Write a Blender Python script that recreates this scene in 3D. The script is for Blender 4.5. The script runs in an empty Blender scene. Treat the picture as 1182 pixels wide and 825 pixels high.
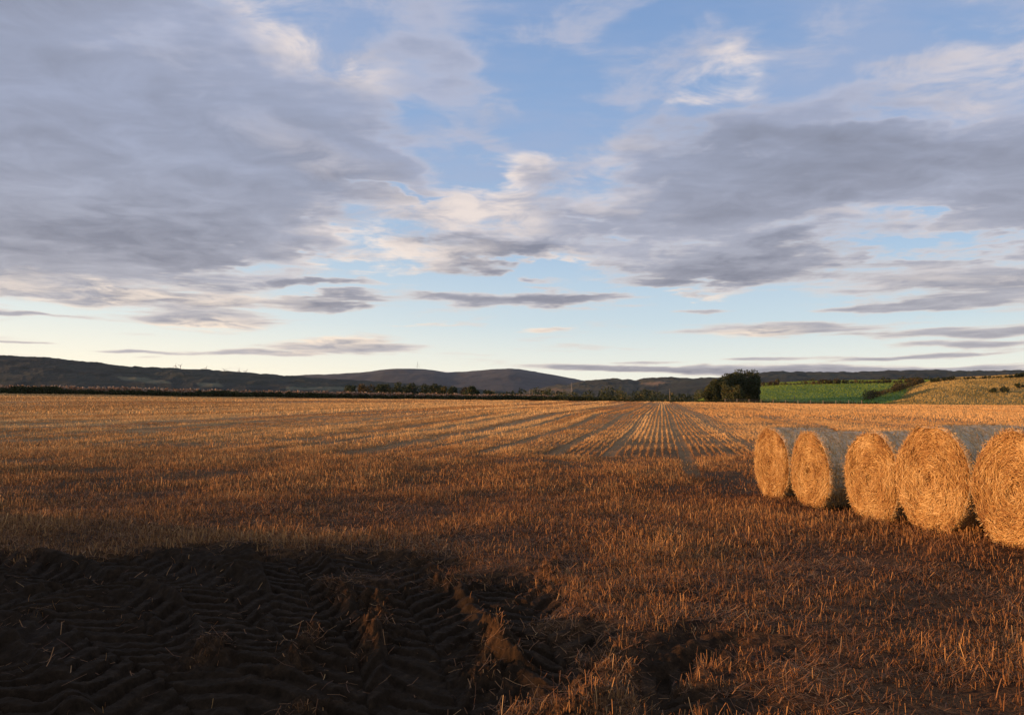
import bpy, math, random
import numpy as np
R_ = math.radians
random.seed(7)
rng = np.random.default_rng(11)
scene = bpy.context.scene
COL = scene.collection

# ------------------------------------------------------------------ camera model (photo pixels -> directions)
F, CX, CY, HOR, H = 950.0, 591.0, 412.5, 474.0, 1.6
PITCH = math.atan((HOR - CY) / F)
cp, sp = math.cos(PITCH), math.sin(PITCH)
def ray(px, py):
    a, b = (px - CX), -(py - CY)
    return a, F * cp - b * sp, F * sp + b * cp
def at(px, py, Y):
    x, y, z = ray(px, py); k = Y / y
    return x * k, Y, H + z * k
def azel(px, py):
    x, y, z = ray(px, py)
    return math.atan2(x, y), math.atan2(z, math.hypot(x, y))
def floor_at(px, py):                       # on the flat ground close to the camera
    x, y, z = ray(px, py); k = -H / z
    return x * k, y * k

# ------------------------------------------------------------------ numpy noise
def _hash(ix, iy, seed):
    h = (ix.astype(np.int64) * 374761393 + iy.astype(np.int64) * 668265263 + seed * 974711) & 0xffffffff
    h = ((h ^ (h >> 13)) * 1274126177) & 0xffffffff
    h = (h ^ (h >> 16)) & 0xffff
    return h / 65535.0
def vn(x, y, seed=0):
    x = np.asarray(x, float); y = np.asarray(y, float)
    ix, iy = np.floor(x), np.floor(y)
    fx, fy = x - ix, y - iy
    fx = fx * fx * fx * (fx * (fx * 6 - 15) + 10); fy = fy * fy * fy * (fy * (fy * 6 - 15) + 10)
    a, b = _hash(ix, iy, seed), _hash(ix + 1, iy, seed)
    c, d = _hash(ix, iy + 1, seed), _hash(ix + 1, iy + 1, seed)
    return (a + (b - a) * fx) * (1 - fy) + (c + (d - c) * fx) * fy - 0.5
def fbm(x, y, oct=4, seed=0):
    s, a, t = 0, 1.0, 0
    for k in range(oct):
        s = s + a * vn(x * 2 ** k + 13.7 * k, y * 2 ** k - 7.1 * k, seed + k); t += a; a *= .5
    return s / t
def sstep(a, b, x):
    t = np.clip((x - a) / (b - a), 0, 1); return t * t * (3 - 2 * t)

# ------------------------------------------------------------------ mesh helpers
def mesh(name, V, Q, mat=None, parent=None, attrs=None, smooth=False, T=None):
    V = np.asarray(V, np.float32); me = bpy.data.meshes.new(name)
    loops, starts, tot = [], [], []
    off = 0
    if Q is not None and len(Q):
        Q = np.asarray(Q, np.int32); loops.append(Q.ravel()); starts.append(np.arange(len(Q)) * 4); off = len(Q) * 4
    if T is not None and len(T):
        T = np.asarray(T, np.int32); loops.append(T.ravel()); starts.append(off + np.arange(len(T)) * 3)
    loops = np.concatenate(loops).astype(np.int32); starts = np.concatenate(starts).astype(np.int32)
    me.vertices.add(len(V)); me.vertices.foreach_set('co', V.ravel())
    me.loops.add(len(loops)); me.loops.foreach_set('vertex_index', loops)
    me.polygons.add(len(starts)); me.polygons.foreach_set('loop_start', starts)
    me.update(calc_edges=True)
    for k, a in (attrs or {}).items():
        at_ = me.attributes.new(k, 'FLOAT', 'POINT'); at_.data.foreach_set('value', np.asarray(a, np.float32))
    me.polygons.foreach_set('use_smooth', np.full(len(starts), smooth, bool))
    if mat: me.materials.append(mat)
    o = bpy.data.objects.new(name, me); COL.objects.link(o)
    if parent: o.parent = parent
    return o
def tag(o, label=None, cat=None, group=None, kind=None):
    if label: o['label'] = label
    if cat: o['category'] = cat
    if group: o['group'] = group
    if kind: o['kind'] = kind
    return o
def empty(name, loc, rz=0):
    o = bpy.data.objects.new(name, None); COL.objects.link(o); o.location = loc; o.rotation_euler = (0, 0, rz)
    o.empty_display_size = .1
    return o
def grid_faces(nr, nc, wrap=False):
    i = np.arange(nr - 1)[:, None]; j = np.arange(nc if wrap else nc - 1)[None, :]; j2 = (j + 1) % nc
    return np.stack([(i * nc + j), (i * nc + j2), ((i + 1) * nc + j2), ((i + 1) * nc + j)], -1).reshape(-1, 4)
def tube(pts, rad, n=7):
    pts = np.asarray(pts, float); V = []
    for k, p in enumerate(pts):
        d = pts[min(k + 1, len(pts) - 1)] - pts[max(k - 1, 0)]; d /= np.linalg.norm(d)
        a = np.cross(d, [.3, .9, .1]); a /= np.linalg.norm(a); b = np.cross(d, a)
        for i in range(n):
            t = 2 * math.pi * i / n
            V.append(p + rad[k] * (math.cos(t) * a + math.sin(t) * b))
    return np.array(V), grid_faces(len(pts), n, True)
class Bag:
    def __init__(s): s.V, s.Q, s.A, s.n = [], [], [], 0
    def add(s, V, Q, a=0.5):
        V = np.asarray(V); s.V.append(V); s.Q.append(np.asarray(Q) + s.n); s.n += len(V)
        s.A.append(np.broadcast_to(np.asarray(a, float), (len(V),)))
    def box(s, x0, y0, z0, x1, y1, z1, a=.5):
        V = [(x, y, z) for z in (z0, z1) for x, y in ((x0, y0), (x1, y0), (x1, y1), (x0, y1))]
        s.add(V, [(3, 2, 1, 0), (4, 5, 6, 7), (0, 1, 5, 4), (1, 2, 6, 5), (2, 3, 7, 6), (3, 0, 4, 7)], a)
    def bar(s, p, q, r, n=5, a=.5):
        V, Q = tube([p, q], [r, r], n); s.add(V, Q, a)
    def build(s, name, mat, parent=None, smooth=False):
        return mesh(name, np.concatenate(s.V), np.concatenate(s.Q), mat, parent, {'tint': np.concatenate(s.A)}, smooth)

def blades(base, height, width, az, lean, leanaz, segs=1, curl=None):
    """upright straw blades: base (N,3); returns V,Q"""
    N = len(base)
    wx, wy = np.cos(az) * width * .5, np.sin(az) * width * .5
    lx, ly = np.cos(leanaz) * np.sin(lean), np.sin(leanaz) * np.sin(lean); lz = np.cos(lean)
    rows = []
    for k in range(segs + 1):
        t = k / segs
        c = 0 if curl is None else curl * t * t
        cx = base[:, 0] + (lx * t + np.cos(leanaz) * c) * height
        cy = base[:, 1] + (ly * t + np.sin(leanaz) * c) * height
        cz = base[:, 2] + lz * t * height - (0 if curl is None else abs(c) * height * .5)
        w = 1 - .35 * t
        rows.append(np.stack([np.stack([cx - wx * w, cy - wy * w, cz], -1), np.stack([cx + wx * w, cy + wy * w, cz], -1)], 1))
    V = np.stack(rows, 1).reshape(-1, 3)             # N,(segs+1),2
    m = (segs + 1) * 2
    Q = []
    for k in range(segs):
        b = np.arange(N) * m + 2 * k
        Q.append(np.stack([b, b + 1, b + 3, b + 2], -1))
    return V, np.concatenate(Q)
def strands(c, d, n, length, width, bend):
    """thin straw strips: centre c, direction d, surface normal n (N,3); bent off along n"""
    s = np.cross(d, n); s /= np.linalg.norm(s, axis=1)[:, None]
    rows = []
    for t in (-.5, 0, .5):
        p = c + d * (t * length)[:, None] + n * ((t * t * 4) * bend)[:, None]
        rows.append(np.stack([p - s * (width * .5)[:, None], p + s * (width * .5)[:, None]], 1))
    V = np.stack(rows, 1).reshape(-1, 3); N = len(c); Q = []
    for k in range(2):
        b = np.arange(N) * 6 + 2 * k; Q.append(np.stack([b, b + 1, b + 3, b + 2], -1))
    return V, np.concatenate(Q)

# ------------------------------------------------------------------ node helpers
class NT:
    def __init__(s, tree): s.t = tree
    def n(s, typ, ins=None, **kw):
        nd = s.t.nodes.new(typ)
        for k, v in kw.items(): setattr(nd, k, v)
        for k, v in (ins or {}).items():
            sock = nd.inputs[k]
            if hasattr(v, 'is_output'): s.t.links.new(v, sock)
            else: sock.default_value = v
        return nd
    def math(s, op, a, b=None, c=None, clamp=False):
        nd = s.n('ShaderNodeMath', operation=op, use_clamp=clamp)
        for i, v in enumerate((a, b, c)):
            if v is None: continue
            if hasattr(v, 'is_output'): s.t.links.new(v, nd.inputs[i])
            else: nd.inputs[i].default_value = v
        return nd.outputs[0]
    def vec(s, op, a, b=None):
        nd = s.n('ShaderNodeVectorMath', operation=op)
        for i, v in enumerate((a, b)):
            if v is None: continue
            if hasattr(v, 'is_output'): s.t.links.new(v, nd.inputs[i])
            else: nd.inputs[i].default_value = v
        return nd.outputs['Value'] if op in ('LENGTH', 'DOT_PRODUCT') else nd.outputs[0]
    def mr(s, v, a, b, c=0., d=1., smooth=True):
        nd = s.n('ShaderNodeMapRange', {'Value': v, 'From Min': a, 'From Max': b, 'To Min': c, 'To Max': d})
        nd.interpolation_type = 'SMOOTHSTEP' if smooth else 'LINEAR'; nd.clamp = True
        return nd.outputs[0]
    def mix(s, f, a, b, blend='MIX'):
        nd = s.n('ShaderNodeMix', data_type='RGBA', blend_type=blend, clamp_factor=True)
        for sock, v in ((nd.inputs[0], f), (nd.inputs[6], a), (nd.inputs[7], b)):
            if hasattr(v, 'is_output'): s.t.links.new(v, sock)
            elif isinstance(v, (int, float)): sock.default_value = v
            else: sock.default_value = (*v, 1) if len(v) == 3 else v
        return nd.outputs[2]
    def noise(s, vec, scale, detail=4, rough=.55, dist=0., dim='3D'):
        return s.n('ShaderNodeTexNoise', {'Vector': vec, 'Scale': scale, 'Detail': detail, 'Roughness': rough, 'Distortion': dist}, noise_dimensions=dim).outputs[0]
    def ramp(s, v, stops):
        nd = s.n('ShaderNodeValToRGB', {'Fac': v}); e = nd.color_ramp.elements
        while len(e) < len(stops): e.new(.5)
        for el, (p, c) in zip(e, stops): el.position = p; el.color = (*c, 1)
        return nd.outputs[0]
def material(name, build, rough=.9):
    m = bpy.data.materials.new(name); m.use_nodes = True; t = m.node_tree; t.nodes.clear(); nt = NT(t)
    out = nt.n('ShaderNodeOutputMaterial')
    bs = nt.n('ShaderNodeBsdfPrincipled', {'Roughness': rough}); bs.inputs['Specular IOR Level'].default_value = .25
    t.links.new(bs.outputs[0], out.inputs[0])
    build(nt, bs, out)
    return m
def pos(nt): return nt.n('ShaderNodeNewGeometry').outputs['Position']
def attr(nt, name): return nt.n('ShaderNodeAttribute', attribute_name=name).outputs['Fac']
def setc(nt, bs, c): nt.t.links.new(c, bs.inputs['Base Color'])
def setbump(nt, bs, h, strength, dist):
    b = nt.n('ShaderNodeBump', {'Height': h, 'Strength': strength, 'Distance': dist}); nt.t.links.new(b.outputs[0], bs.inputs['Normal'])

def tint_mat(name, stops, rough=.85, trans=0., nscale=None):
    def b(nt, bs, out):
        c = nt.ramp(attr(nt, 'tint'), stops)
        if nscale:
            c = nt.mix(nt.mr(nt.noise(pos(nt), nscale, 3), .35, .65), c, nt.mix(1., c, (.62, .62, .6), 'MULTIPLY'))
        setc(nt, bs, c)
        if trans:
            tr = nt.n('ShaderNodeBsdfTranslucent', {'Color': c}); mx = nt.n('ShaderNodeMixShader', {0: trans, 1: bs.outputs[0], 2: tr.outputs[0]})
            nt.t.links.new(mx.outputs[0], out.inputs[0])
    return material(name, b, rough)

STRAW = tint_mat('straw_stubble', [(0, (.10, .038, .013)), (.35, (.25, .112, .040)), (.7, (.45, .24, .085)), (1, (.62, .39, .165))], .7, .12)
BALE_STRAW = tint_mat('bale_straw', [(0, (.16, .065, .018)), (.35, (.36, .19, .06)), (.75, (.50, .31, .115)), (1, (.66, .46, .22))], .6)
LEAF = tint_mat('leaves', [(0, (.022, .030, .010)), (.5, (.045, .055, .018)), (.85, (.075, .075, .022)), (1, (.11, .085, .03))], .8, .15)
LEAF_BROWN = tint_mat('autumn_leaves', [(0, (.04, .035, .013)), (.5, (.075, .055, .020)), (1, (.13, .08, .03))], .8, .15)
WEED = tint_mat('dry_weeds', [(0, (.10, .05, .028)), (.5, (.22, .125, .07)), (.85, (.34, .22, .14)), (1, (.5, .38, .28))], .85, .1)
BARK = tint_mat('bark', [(0, (.05, .035, .025)), (1, (.09, .065, .045))], .9, 0, 3.)
GRASSB = tint_mat('green_grass', [(0, (.095, .16, .018)), (.6, (.15, .225, .028)), (1, (.18, .23, .045))], .8, .2)
STEEL = tint_mat('galvanised_steel', [(0, (.12, .12, .125)), (1, (.19, .19, .195))], .5)
WOOD = tint_mat('weathered_wood', [(0, (.16, .13, .10)), (1, (.26, .22, .18))], .85, 0, 8.)
WHITE = tint_mat('white_coating', [(0, (.34, .34, .35)), (1, (.45, .45, .45))], .4)

def bale_side_nodes(nt, bs, out):
    tc = nt.n('ShaderNodeTexCoord').outputs['Object']
    st = nt.n('ShaderNodeMapping', {'Vector': tc, 'Scale': (30., 6., 6.)}).outputs[0]
    a = nt.noise(st, 3., 6, .65); b = nt.noise(tc, 55., 3, .6); c = nt.noise(tc, 2.2, 3)
    col = nt.ramp(a, [(.3, (.30, .205, .115)), (.5, (.56, .43, .27)), (.7, (.76, .63, .43))])
    col = nt.mix(nt.mr(b, .45, .7), col, (.60, .46, .29))
    col = nt.mix(nt.mr(c, .45, .7, 0., .4), col, (.30, .22, .15))
    setc(nt, bs, col); setbump(nt, bs, nt.math('ADD', a, nt.math('MULTIPLY', b, .6)), .9, .02)
BALE_SIDE = material('netted_straw_side', bale_side_nodes, .8)

# ------------------------------------------------------------------ terrain
ALPHA = R_(10.3)                                                    # direction of the drilled rows
ca, sa = math.cos(ALPHA), math.sin(ALPHA)
def edge_r(azd): return np.interp(azd, [-90, -45, -32, -15, 0, 10, 18, 24, 36, 60, 90], [150, 215, 250, 300, 330, 322, 312, 304, 285, 250, 220])
tr_u = [-5.8, -3.6, -1.73, .73, 2.2, 3.4]
tr_w = [.36, .28, .30, .27, .22, .38]
u = 3.4
while u < 260: u += rng.uniform(1.3, 3.4); tr_u.append(u); tr_w.append(rng.uniform(.2, .6))
u = -5.8
while u > -330: u -= rng.uniform(1.3, 3.6); tr_u.append(u); tr_w.append(rng.uniform(.2, .7))
order = np.argsort(tr_u); TR_U = np.array(tr_u)[order]; TR_W = np.array(tr_w)[order]
def row_uv(x, y):
    uu = x * ca - y * sa; vv = x * sa + y * ca
    far = sstep(40, 140, vv)
    uw = uu + far * (1.6 * np.sin(vv / 47.) + 1.1 * np.sin(vv / 23. + 1.3 + uu * .01)) * np.clip(np.abs(uu) / 40, 0, 1)
    return uw, vv
def headland(x, y):                                                # 1 = headland, rows run crosswise
    uu, vv = row_uv(x, y)
    return 1 - sstep(-1.2, 1.2, vv - (27.0 + 1.5 * fbm(x / 5, y / 5, 2, 91) * 2))
def track(x, y):
    uu, vv = row_uv(x, y)
    i = np.clip(np.searchsorted(TR_U, uu), 1, len(TR_U) - 1)
    d0 = np.abs(uu - TR_U[i - 1]) / TR_W[i - 1]; d1 = np.abs(uu - TR_U[i]) / TR_W[i]
    m = 1 - sstep(.55, 1.0, np.minimum(d0, d1))
    fade = .45 + .9 * (fbm(uu / 3., vv / 25., 2, 33) + .5)
    # the left wheel mark runs out on to the headland
    fade = fade * np.where(uu > 4.5, .45, 1.)
    return np.clip(m * fade, 0, 1) * np.maximum(1 - headland(x, y), .8 * (np.abs(uu - .7) < .5) * sstep(19, 22, vv))

def pts_floor(l): return np.array([floor_at(*p) for p in l])
MUD_A = pts_floor([(-330, 640), (0, 636), (120, 634), (300, 630), (395, 636), (450, 655), (520, 650), (590, 672), (640, 705), (668, 740), (690, 790), (668, 815), (650, 900), (560, 1400), (-330, 1400)])
MUD_B = pts_floor([(700, 790), (740, 763), (800, 757), (850, 785), (868, 830), (850, 900), (680, 900), (676, 830)])
TRACKS = [([(250, 900), (225, 840), (205, 770), (150, 700), (60, 655), (-60, 625)], .36),
          ([(60, 900), (10, 850), (-60, 800), (-200, 770)], .36), ([(560, 700), (470, 660), (380, 632), (280, 618), (150, 622)], .30),
          ([(-330, 690), (-200, 712), (-90, 745), (30, 800), (150, 900)], .38),
          ([(-330, 640), (-150, 655), (20, 690), (150, 745), (260, 820), (330, 900)], .38),
          ([(-330, 760), (-200, 735), (-90, 715), (10, 695), (110, 672), (330, 640), (470, 648)], .32),
          ([(440, 900), (375, 815), (330, 745), (270, 690), (190, 650), (90, 622)], .38),
          ([(760, 900), (700, 830), (655, 765), (618, 712), (580, 672), (530, 640)], .36),
          ([(480, 900), (440, 815), (392, 745), (378, 700), (350, 660), (330, 620)], .38),
          ([(600, 900), (545, 815), (502, 745), (478, 700), (455, 664), (420, 635)], .38),
          ([(660, 900), (720, 830), (770, 790), (850, 765), (960, 745)], .32)]
# clods squeezed up between the wheels: pixel ends, half width, height
CLODS = [((440, 685), (430, 738), .09, .24), ((574, 728), (560, 772), .10, .24), ((352, 792), (326, 835), .12, .24), ((255, 728), (238, 752), .08, .13), ((366, 716), (335, 758), .08, .20),
         ((640, 655), (622, 680), .09, .16), ((500, 668), (560, 676), .10, .15), ((385, 670), (412, 690), .10, .14), ((680, 800), (668, 822), .10, .12)]
def in_poly(P, x, y):
    ins = np.zeros(x.shape, bool); dmin = np.full(x.shape, 1e9)
    for (x0, y0), (x1, y1) in zip(P, np.roll(P, -1, 0)):
        c = ((y0 > y) != (y1 > y)) & (x < (x1 - x0) * (y - y0) / (y1 - y0 + 1e-12) + x0); ins ^= c
        dx, dy = x1 - x0, y1 - y0; t = np.clip(((x - x0) * dx + (y - y0) * dy) / (dx * dx + dy * dy), 0, 1)
        dmin = np.minimum(dmin, np.hypot(x - x0 - t * dx, y - y0 - t * dy))
    return np.where(ins, dmin, -dmin)
def mud(x, y):
    """height change and mud mask for points close to the camera"""
    n = 1.3 * fbm(x * .9, y * .9, 4, 5)
    x0, y0 = x, y
    x = x + .24 * fbm(x * .7, y * .7, 2, 301); y = y + .26 * fbm(x * .7, y * .7, 2, 302)
    sd = np.maximum(in_poly(MUD_A, x, y), in_poly(MUD_B, x, y)) + n * 1.5
    m = sstep(-.55, .40, sd + .5 * fbm(x0 * 3.5, y0 * 3.5, 3, 6))
    z = -.06 * m + m * (.07 * fbm(x * 1.1, y * 1.1, 3, 21) + .035 * fbm(x * 5, y * 5, 4, 23))
    rut = np.zeros_like(x); lug = np.zeros_like(x); rid = np.zeros_like(x)
    for ti, (pl, w) in enumerate(TRACKS):
        P = pts_floor(pl)
        # resample as a smooth curve
        tt = np.linspace(0, len(P) - 1, 40); k = np.arange(len(P))
        C = np.stack([np.interp(tt, k, P[:, 0]), np.interp(tt, k, P[:, 1])], -1)
        for _ in range(3): C[1:-1] = (C[:-2] + 2 * C[1:-1] + C[2:]) / 4
        seg = np.diff(C, axis=0); L = np.hypot(*seg.T); S = np.concatenate([[0], np.cumsum(L)])
        best = np.full(x.shape, 1e9); bs = np.zeros_like(x); bt = np.zeros_like(x)
        near = (x > C[:, 0].min() - 1) & (x < C[:, 0].max() + 1) & (y > C[:, 1].min() - 1) & (y < C[:, 1].max() + 1)
        xi, yi = x[near], y[near]; b_, s_, t_ = best[near], bs[near], bt[near]
        for q in range(len(seg)):
            dx, dy = seg[q] / L[q]; t = np.clip((xi - C[q, 0]) * dx + (yi - C[q, 1]) * dy, 0, L[q])
            ex, ey = xi - C[q, 0] - t * dx, yi - C[q, 1] - t * dy; d = np.hypot(ex, ey)
            up = d < b_; b_ = np.where(up, d, b_); s_ = np.where(up, S[q] + t, s_); t_ = np.where(up, dx * ey - dy * ex, t_)
        best[near] = b_; bs[near] = s_; bt[near] = t_
        wob = .05 * fbm(x * 2.2, y * 2.2, 2, 60 + ti)
        a = np.abs(bt + wob); inside = (1 - sstep(w * .88, w * 1.12, a)) * (best < 1e8)
        ph = bs / .27 - (1.5 * a / w) + .5 * (bt > 0) + .25 * fbm(x * 3, y * 3, 2, 70 + ti)
        c = np.cos(2 * np.pi * ph)
        lg = sstep(-.35, .25, c) * (.45 + .55 * sstep(.0, .12, a / w + .06))
        # later tracks overprint earlier ones, worn here and there
        wear = np.clip(.85 + 1.6 * fbm(x * 1.1, y * 1.1, 3, 80 + ti), .12, 1)
        lug = lug * (1 - inside) + lg * inside * wear
        rut = rut * (1 - inside) + inside
        rr = np.exp(-((a - w * 1.22) / .085) ** 2) * (best < 1e8) * np.clip(.35 + 2.2 * fbm(x * 1.7, y * 1.7, 3, 40 + ti), 0, 1.5)
        rid = np.maximum(rid * (1 - inside), rr * (1 - inside))
    z = z + m * (-.085 * rut + .062 * lug * rut + .10 * rid) + m * ((.022 + .035 * (1 - rut)) * fbm(x * 14, y * 14, 3, 99) + .10 * (1 - rut) * fbm(x * 5.5, y * 5.5, 3, 97) + .014 * np.abs(fbm(x * 28, y * 28, 2, 98)))
    for (p, q, hw, hh) in CLODS:
        (ax, ay), (bx, by) = floor_at(*p), floor_at(*q); dx, dy = bx - ax, by - ay; t = np.clip(((x0 - ax) * dx + (y0 - ay) * dy) / (dx * dx + dy * dy), 0, 1)
        d = np.hypot(x0 - ax - t * dx, y0 - ay - t * dy) * (1 + 1.6 * fbm(x0 * 5, y0 * 5, 3, 66))
        z = z + hh * .33 * np.exp(-np.abs(d / hw) ** 2.4) * (.8 + 1.3 * fbm(x0 * 6, y0 * 6, 3, 67)) + .12 * np.exp(-(d / hw / 1.7) ** 2) * (fbm(x0 * 17, y0 * 17, 4, 68) + .6 * fbm(x0 * 38, y0 * 38, 2, 71))
        m = m - .45 * np.exp(-(d / hw / 1.2) ** 2) * (.6 + 1.4 * fbm(x0 * 9, y0 * 9, 2, 69))
    # ragged clods along the border
    m = np.clip(m, 0, 1)
    z = z + .025 * np.exp(-((sd + .05) / .25) ** 2) * np.clip(.1 + 2.0 * fbm(x * 2.6, y * 2.6, 3, 45), 0, 1)
    return z, m
def ground(x, y, detail=True):
    x = np.asarray(x, float); y = np.asarray(y, float)
    d = np.hypot(x, y); azd = np.degrees(np.arctan2(x, y))
    s = .0187 - .00022 * np.clip(azd, -45, 40)
    s = np.where(np.abs(azd) > 90, .0, s * (1 - sstep(50, 90, np.abs(azd))))
    R = edge_r(np.clip(azd, -90, 90))
    dd = np.minimum(d, R)
    z = s * (np.sqrt((dd - 20) ** 2 + 100) + (dd - 20) - 2.36) * .5
    z = z - 13 * sstep(R, R + 260, d) * np.where(azd > 8, 1 - .6 * sstep(8, 14, azd), 1)
    z = z + .15 * np.exp(-((x - 6.5) ** 2 + (y - 8.) ** 2) / 16.) - .06 * np.exp(-((x - 6.) ** 2 + (y - 16.) ** 2) / 20.)
    near = 1 - sstep(60, 140, d)
    z = z + near * (.15 * fbm(x / 2.2, y / 2.2, 3, 3) + .08 * fbm(x * 1.3, y * 1.3, 3, 4)) + .5 * fbm(x / 40, y / 40, 3, 8) * sstep(25, 70, d)
    # unseen raised bank off to the left, added to shade the muddy foreground
    z = z + (.30 * sstep(-36.5, -46, azd) * (1 - sstep(9.5, 21, d)) + .31 * sstep(-33.5, -38, azd) * sstep(8.5, 12, d) * (1 - sstep(12, 22, d))) * sstep(1.5, 4, d) * (azd > -140)
    mask = np.zeros_like(x); trk = np.zeros_like(x)
    k = (d < 16) & (y > 1.0)
    if k.any():
        dz, m = mud(x[k], y[k]); z[k] += dz; mask[k] = m
    k = (d > 17) & (d < R)
    if k.any():
        trk[k] = track(x[k], y[k]); z[k] -= .03 * trk[k]
    return z, mask, trk, sstep(-.5, .5, d - R)
def gz(x, y): return float(ground(np.array([x]), np.array([y]))[0][0])

azf = np.radians(np.arange(-37.5, 37.51, .088)); azc = np.radians(np.arange(40, 321, 3.0))
AZ = np.concatenate([azf, azc])
def geo(a, b, r): return a * r ** np.arange(0, int(math.log(b / a) / math.log(r)) + 1)
RR = np.concatenate([[.02, .6, 1.2, 1.9, 2.6, 3.2], geo(3.6, 14, 1.0027), geo(14.05, 60, 1.0065), geo(60.5, 420, 1.012), geo(430, 9000, 1.08)])
gx = RR[:, None] * np.sin(AZ)[None]; gy = RR[:, None] * np.cos(AZ)[None]
gzz, gm, gt, gb = ground(gx.ravel(), gy.ravel())
def ground_nodes(nt, bs, out):
    p = pos(nt)
    mudm, trk, bey = attr(nt, 'mud'), attr(nt, 'track'), attr(nt, 'beyond')
    n1 = nt.noise(p, 1.1, 5, .6); n2 = nt.noise(p, 14., 5, .65); n3 = nt.noise(p, 60., 3, .6)
    soil = nt.ramp(n2, [(.3, (.018, .010, .006)), (.55, (.036, .020, .011)), (.8, (.075, .043, .022))])
    litter = nt.ramp(n3, [(.35, (.05, .023, .010)), (.65, (.16, .08, .033))])
    fld = nt.mix(nt.mr(nt.math('ADD', n2, nt.math('MULTIPLY', n1, .6)), .62, .95), soil, litter)
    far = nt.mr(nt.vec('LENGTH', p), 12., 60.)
    fld = nt.mix(nt.math('MULTIPLY', far, .75), fld, nt.ramp(nt.noise(p, .35, 6, .65), [(.3, (.32, .185, .075)), (.7, (.54, .34, .145))]))  # far ground paler, its brighter lighting put into the colour
    fld = nt.mix(nt.math('MULTIPLY', trk, .6), fld, (.30, .175, .08))
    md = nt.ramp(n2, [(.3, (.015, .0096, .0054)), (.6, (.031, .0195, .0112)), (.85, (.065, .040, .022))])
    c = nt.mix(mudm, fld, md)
    nt.t.links.new(nt.mr(mudm, 0., 1., .06, .05), bs.inputs['Specular IOR Level'])
    gr = nt.ramp(nt.noise(p, .02, 5), [(.3, (.03, .04, .014)), (.7, (.06, .065, .025))])
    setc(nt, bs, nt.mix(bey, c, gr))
    setbump(nt, bs, nt.math('ADD', n2, nt.math('MULTIPLY', n3, .5)), .6, .03)
GROUND = material('field_ground', ground_nodes, .92)
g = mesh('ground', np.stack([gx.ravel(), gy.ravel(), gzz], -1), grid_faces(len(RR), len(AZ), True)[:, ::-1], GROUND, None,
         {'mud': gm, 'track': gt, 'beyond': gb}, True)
tag(g, kind='structure')

# ------------------------------------------------------------------ stubble
bag = Bag()
def stub(r0, r1, dens, hgt, wid, segs, azr=(-37, 37)):
    N = int(dens * math.pi * (r1 * r1 - r0 * r0) * (azr[1] - azr[0]) / 360)
    r = np.sqrt(rng.uniform(r0 * r0, r1 * r1, N)); a = np.radians(rng.uniform(*azr, N))
    x, y = r * np.sin(a), r * np.cos(a)
    hl = headland(x, y) > .5
    uu, vv = row_uv(x, y)
    # snap to drill rows
    sp_ = .25 if r1 < 100 else .5
    du = (np.round(uu / sp_) * sp_ - uu) * .86
    dv = (np.round(vv / .3) * .3 - vv) * .5
    x = x + np.where(hl, dv * sa, du * ca); y = y + np.where(hl, dv * ca, -du * sa)
    z, m, t, b = ground(x, y)
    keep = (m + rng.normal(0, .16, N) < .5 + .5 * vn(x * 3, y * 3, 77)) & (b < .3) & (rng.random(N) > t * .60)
    patch = fbm(x / 1.7, y / 1.7, 3, 55) * (1 - sstep(40, 90, r)) + 1.1 * fbm(uu / 3.2, vv / 70, 3, 56) * sstep(30, 80, r) * np.where(uu > 4.5, .4, 1)
    keep &= rng.random(N) < np.clip(.72 + 2.2 * patch, .10, 1)
    x, y, z, r, patch, t = x[keep], y[keep], z[keep], r[keep], patch[keep], t[keep]; N = len(x)
    far_ = sstep(26, 55, r); uk, vk = row_uv(x, y); band = np.clip(2.2 * fbm(uk / 1.7, vk / 160, 2, 57) + .35 * fbm(uk / 9, vk / 200, 2, 58), -.24, .5) * far_
    i_ = np.clip(np.searchsorted(TR_U, uk), 1, len(TR_U) - 1); d0, d1 = np.abs(uk - TR_U[i_ - 1]), np.abs(uk - TR_U[i_]); ii = np.where(d0 < d1, i_ - 1, i_)
    band = band - far_ * .5 * np.clip(.15 + TR_W[ii], .2, .8) * np.exp(-(np.minimum(d0, d1) / .55) ** 2) * (np.abs(uk) > 4)
    band = np.where(uk > 4.5, .25 * band + .12 * far_, band)
    h = (1 + .9 * np.clip(band, -.75, .6)) * hgt * np.clip(rng.lognormal(-.22, .42, N), .3, 2.2) * np.clip(1 + 1.0 * patch, .5, 1.5) * (1 - .6 * t); w = wid * rng.uniform(.6, 1.5, N)
    lean = np.abs(rng.normal(0, .38, N)) + .04
    flat = rng.random(N) < (.34 if r1 < 20 else .3 if r1 < 40 else .12); lean = np.where(flat, rng.uniform(.9, 1.5, N), lean)
    V, Q = blades(np.stack([x, y, z - .01], -1), h, w, rng.uniform(0, math.pi, N), lean, rng.uniform(0, 2 * math.pi, N), segs,
                  rng.normal(0, .25, N) if segs > 1 else None)
    tint = np.clip(.28 + .48 * sstep(13, 42, y + 5 * vn(x / 3, y / 3, 7)) + .6 * patch + .85 * band + rng.normal(0, .20, N) * (1 - .68 * far_), 0, 1)  # tint paler with distance, standing in for how the far field catches light
    bag.add(V, Q, np.repeat(tint, (segs + 1) * 2))
stub(3.6, 9, 2900, .068, .0046, 2)
stub(9, 16, 1500, .082, .0068, 2)
stub(16, 32, 700, .082, .011, 1)
stub(32, 75, 190, .098, .019, 1)
stub(75, 160, 36, .13, .06, 1)
stub(160, 334, 10, .12, .16, 1)
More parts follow.
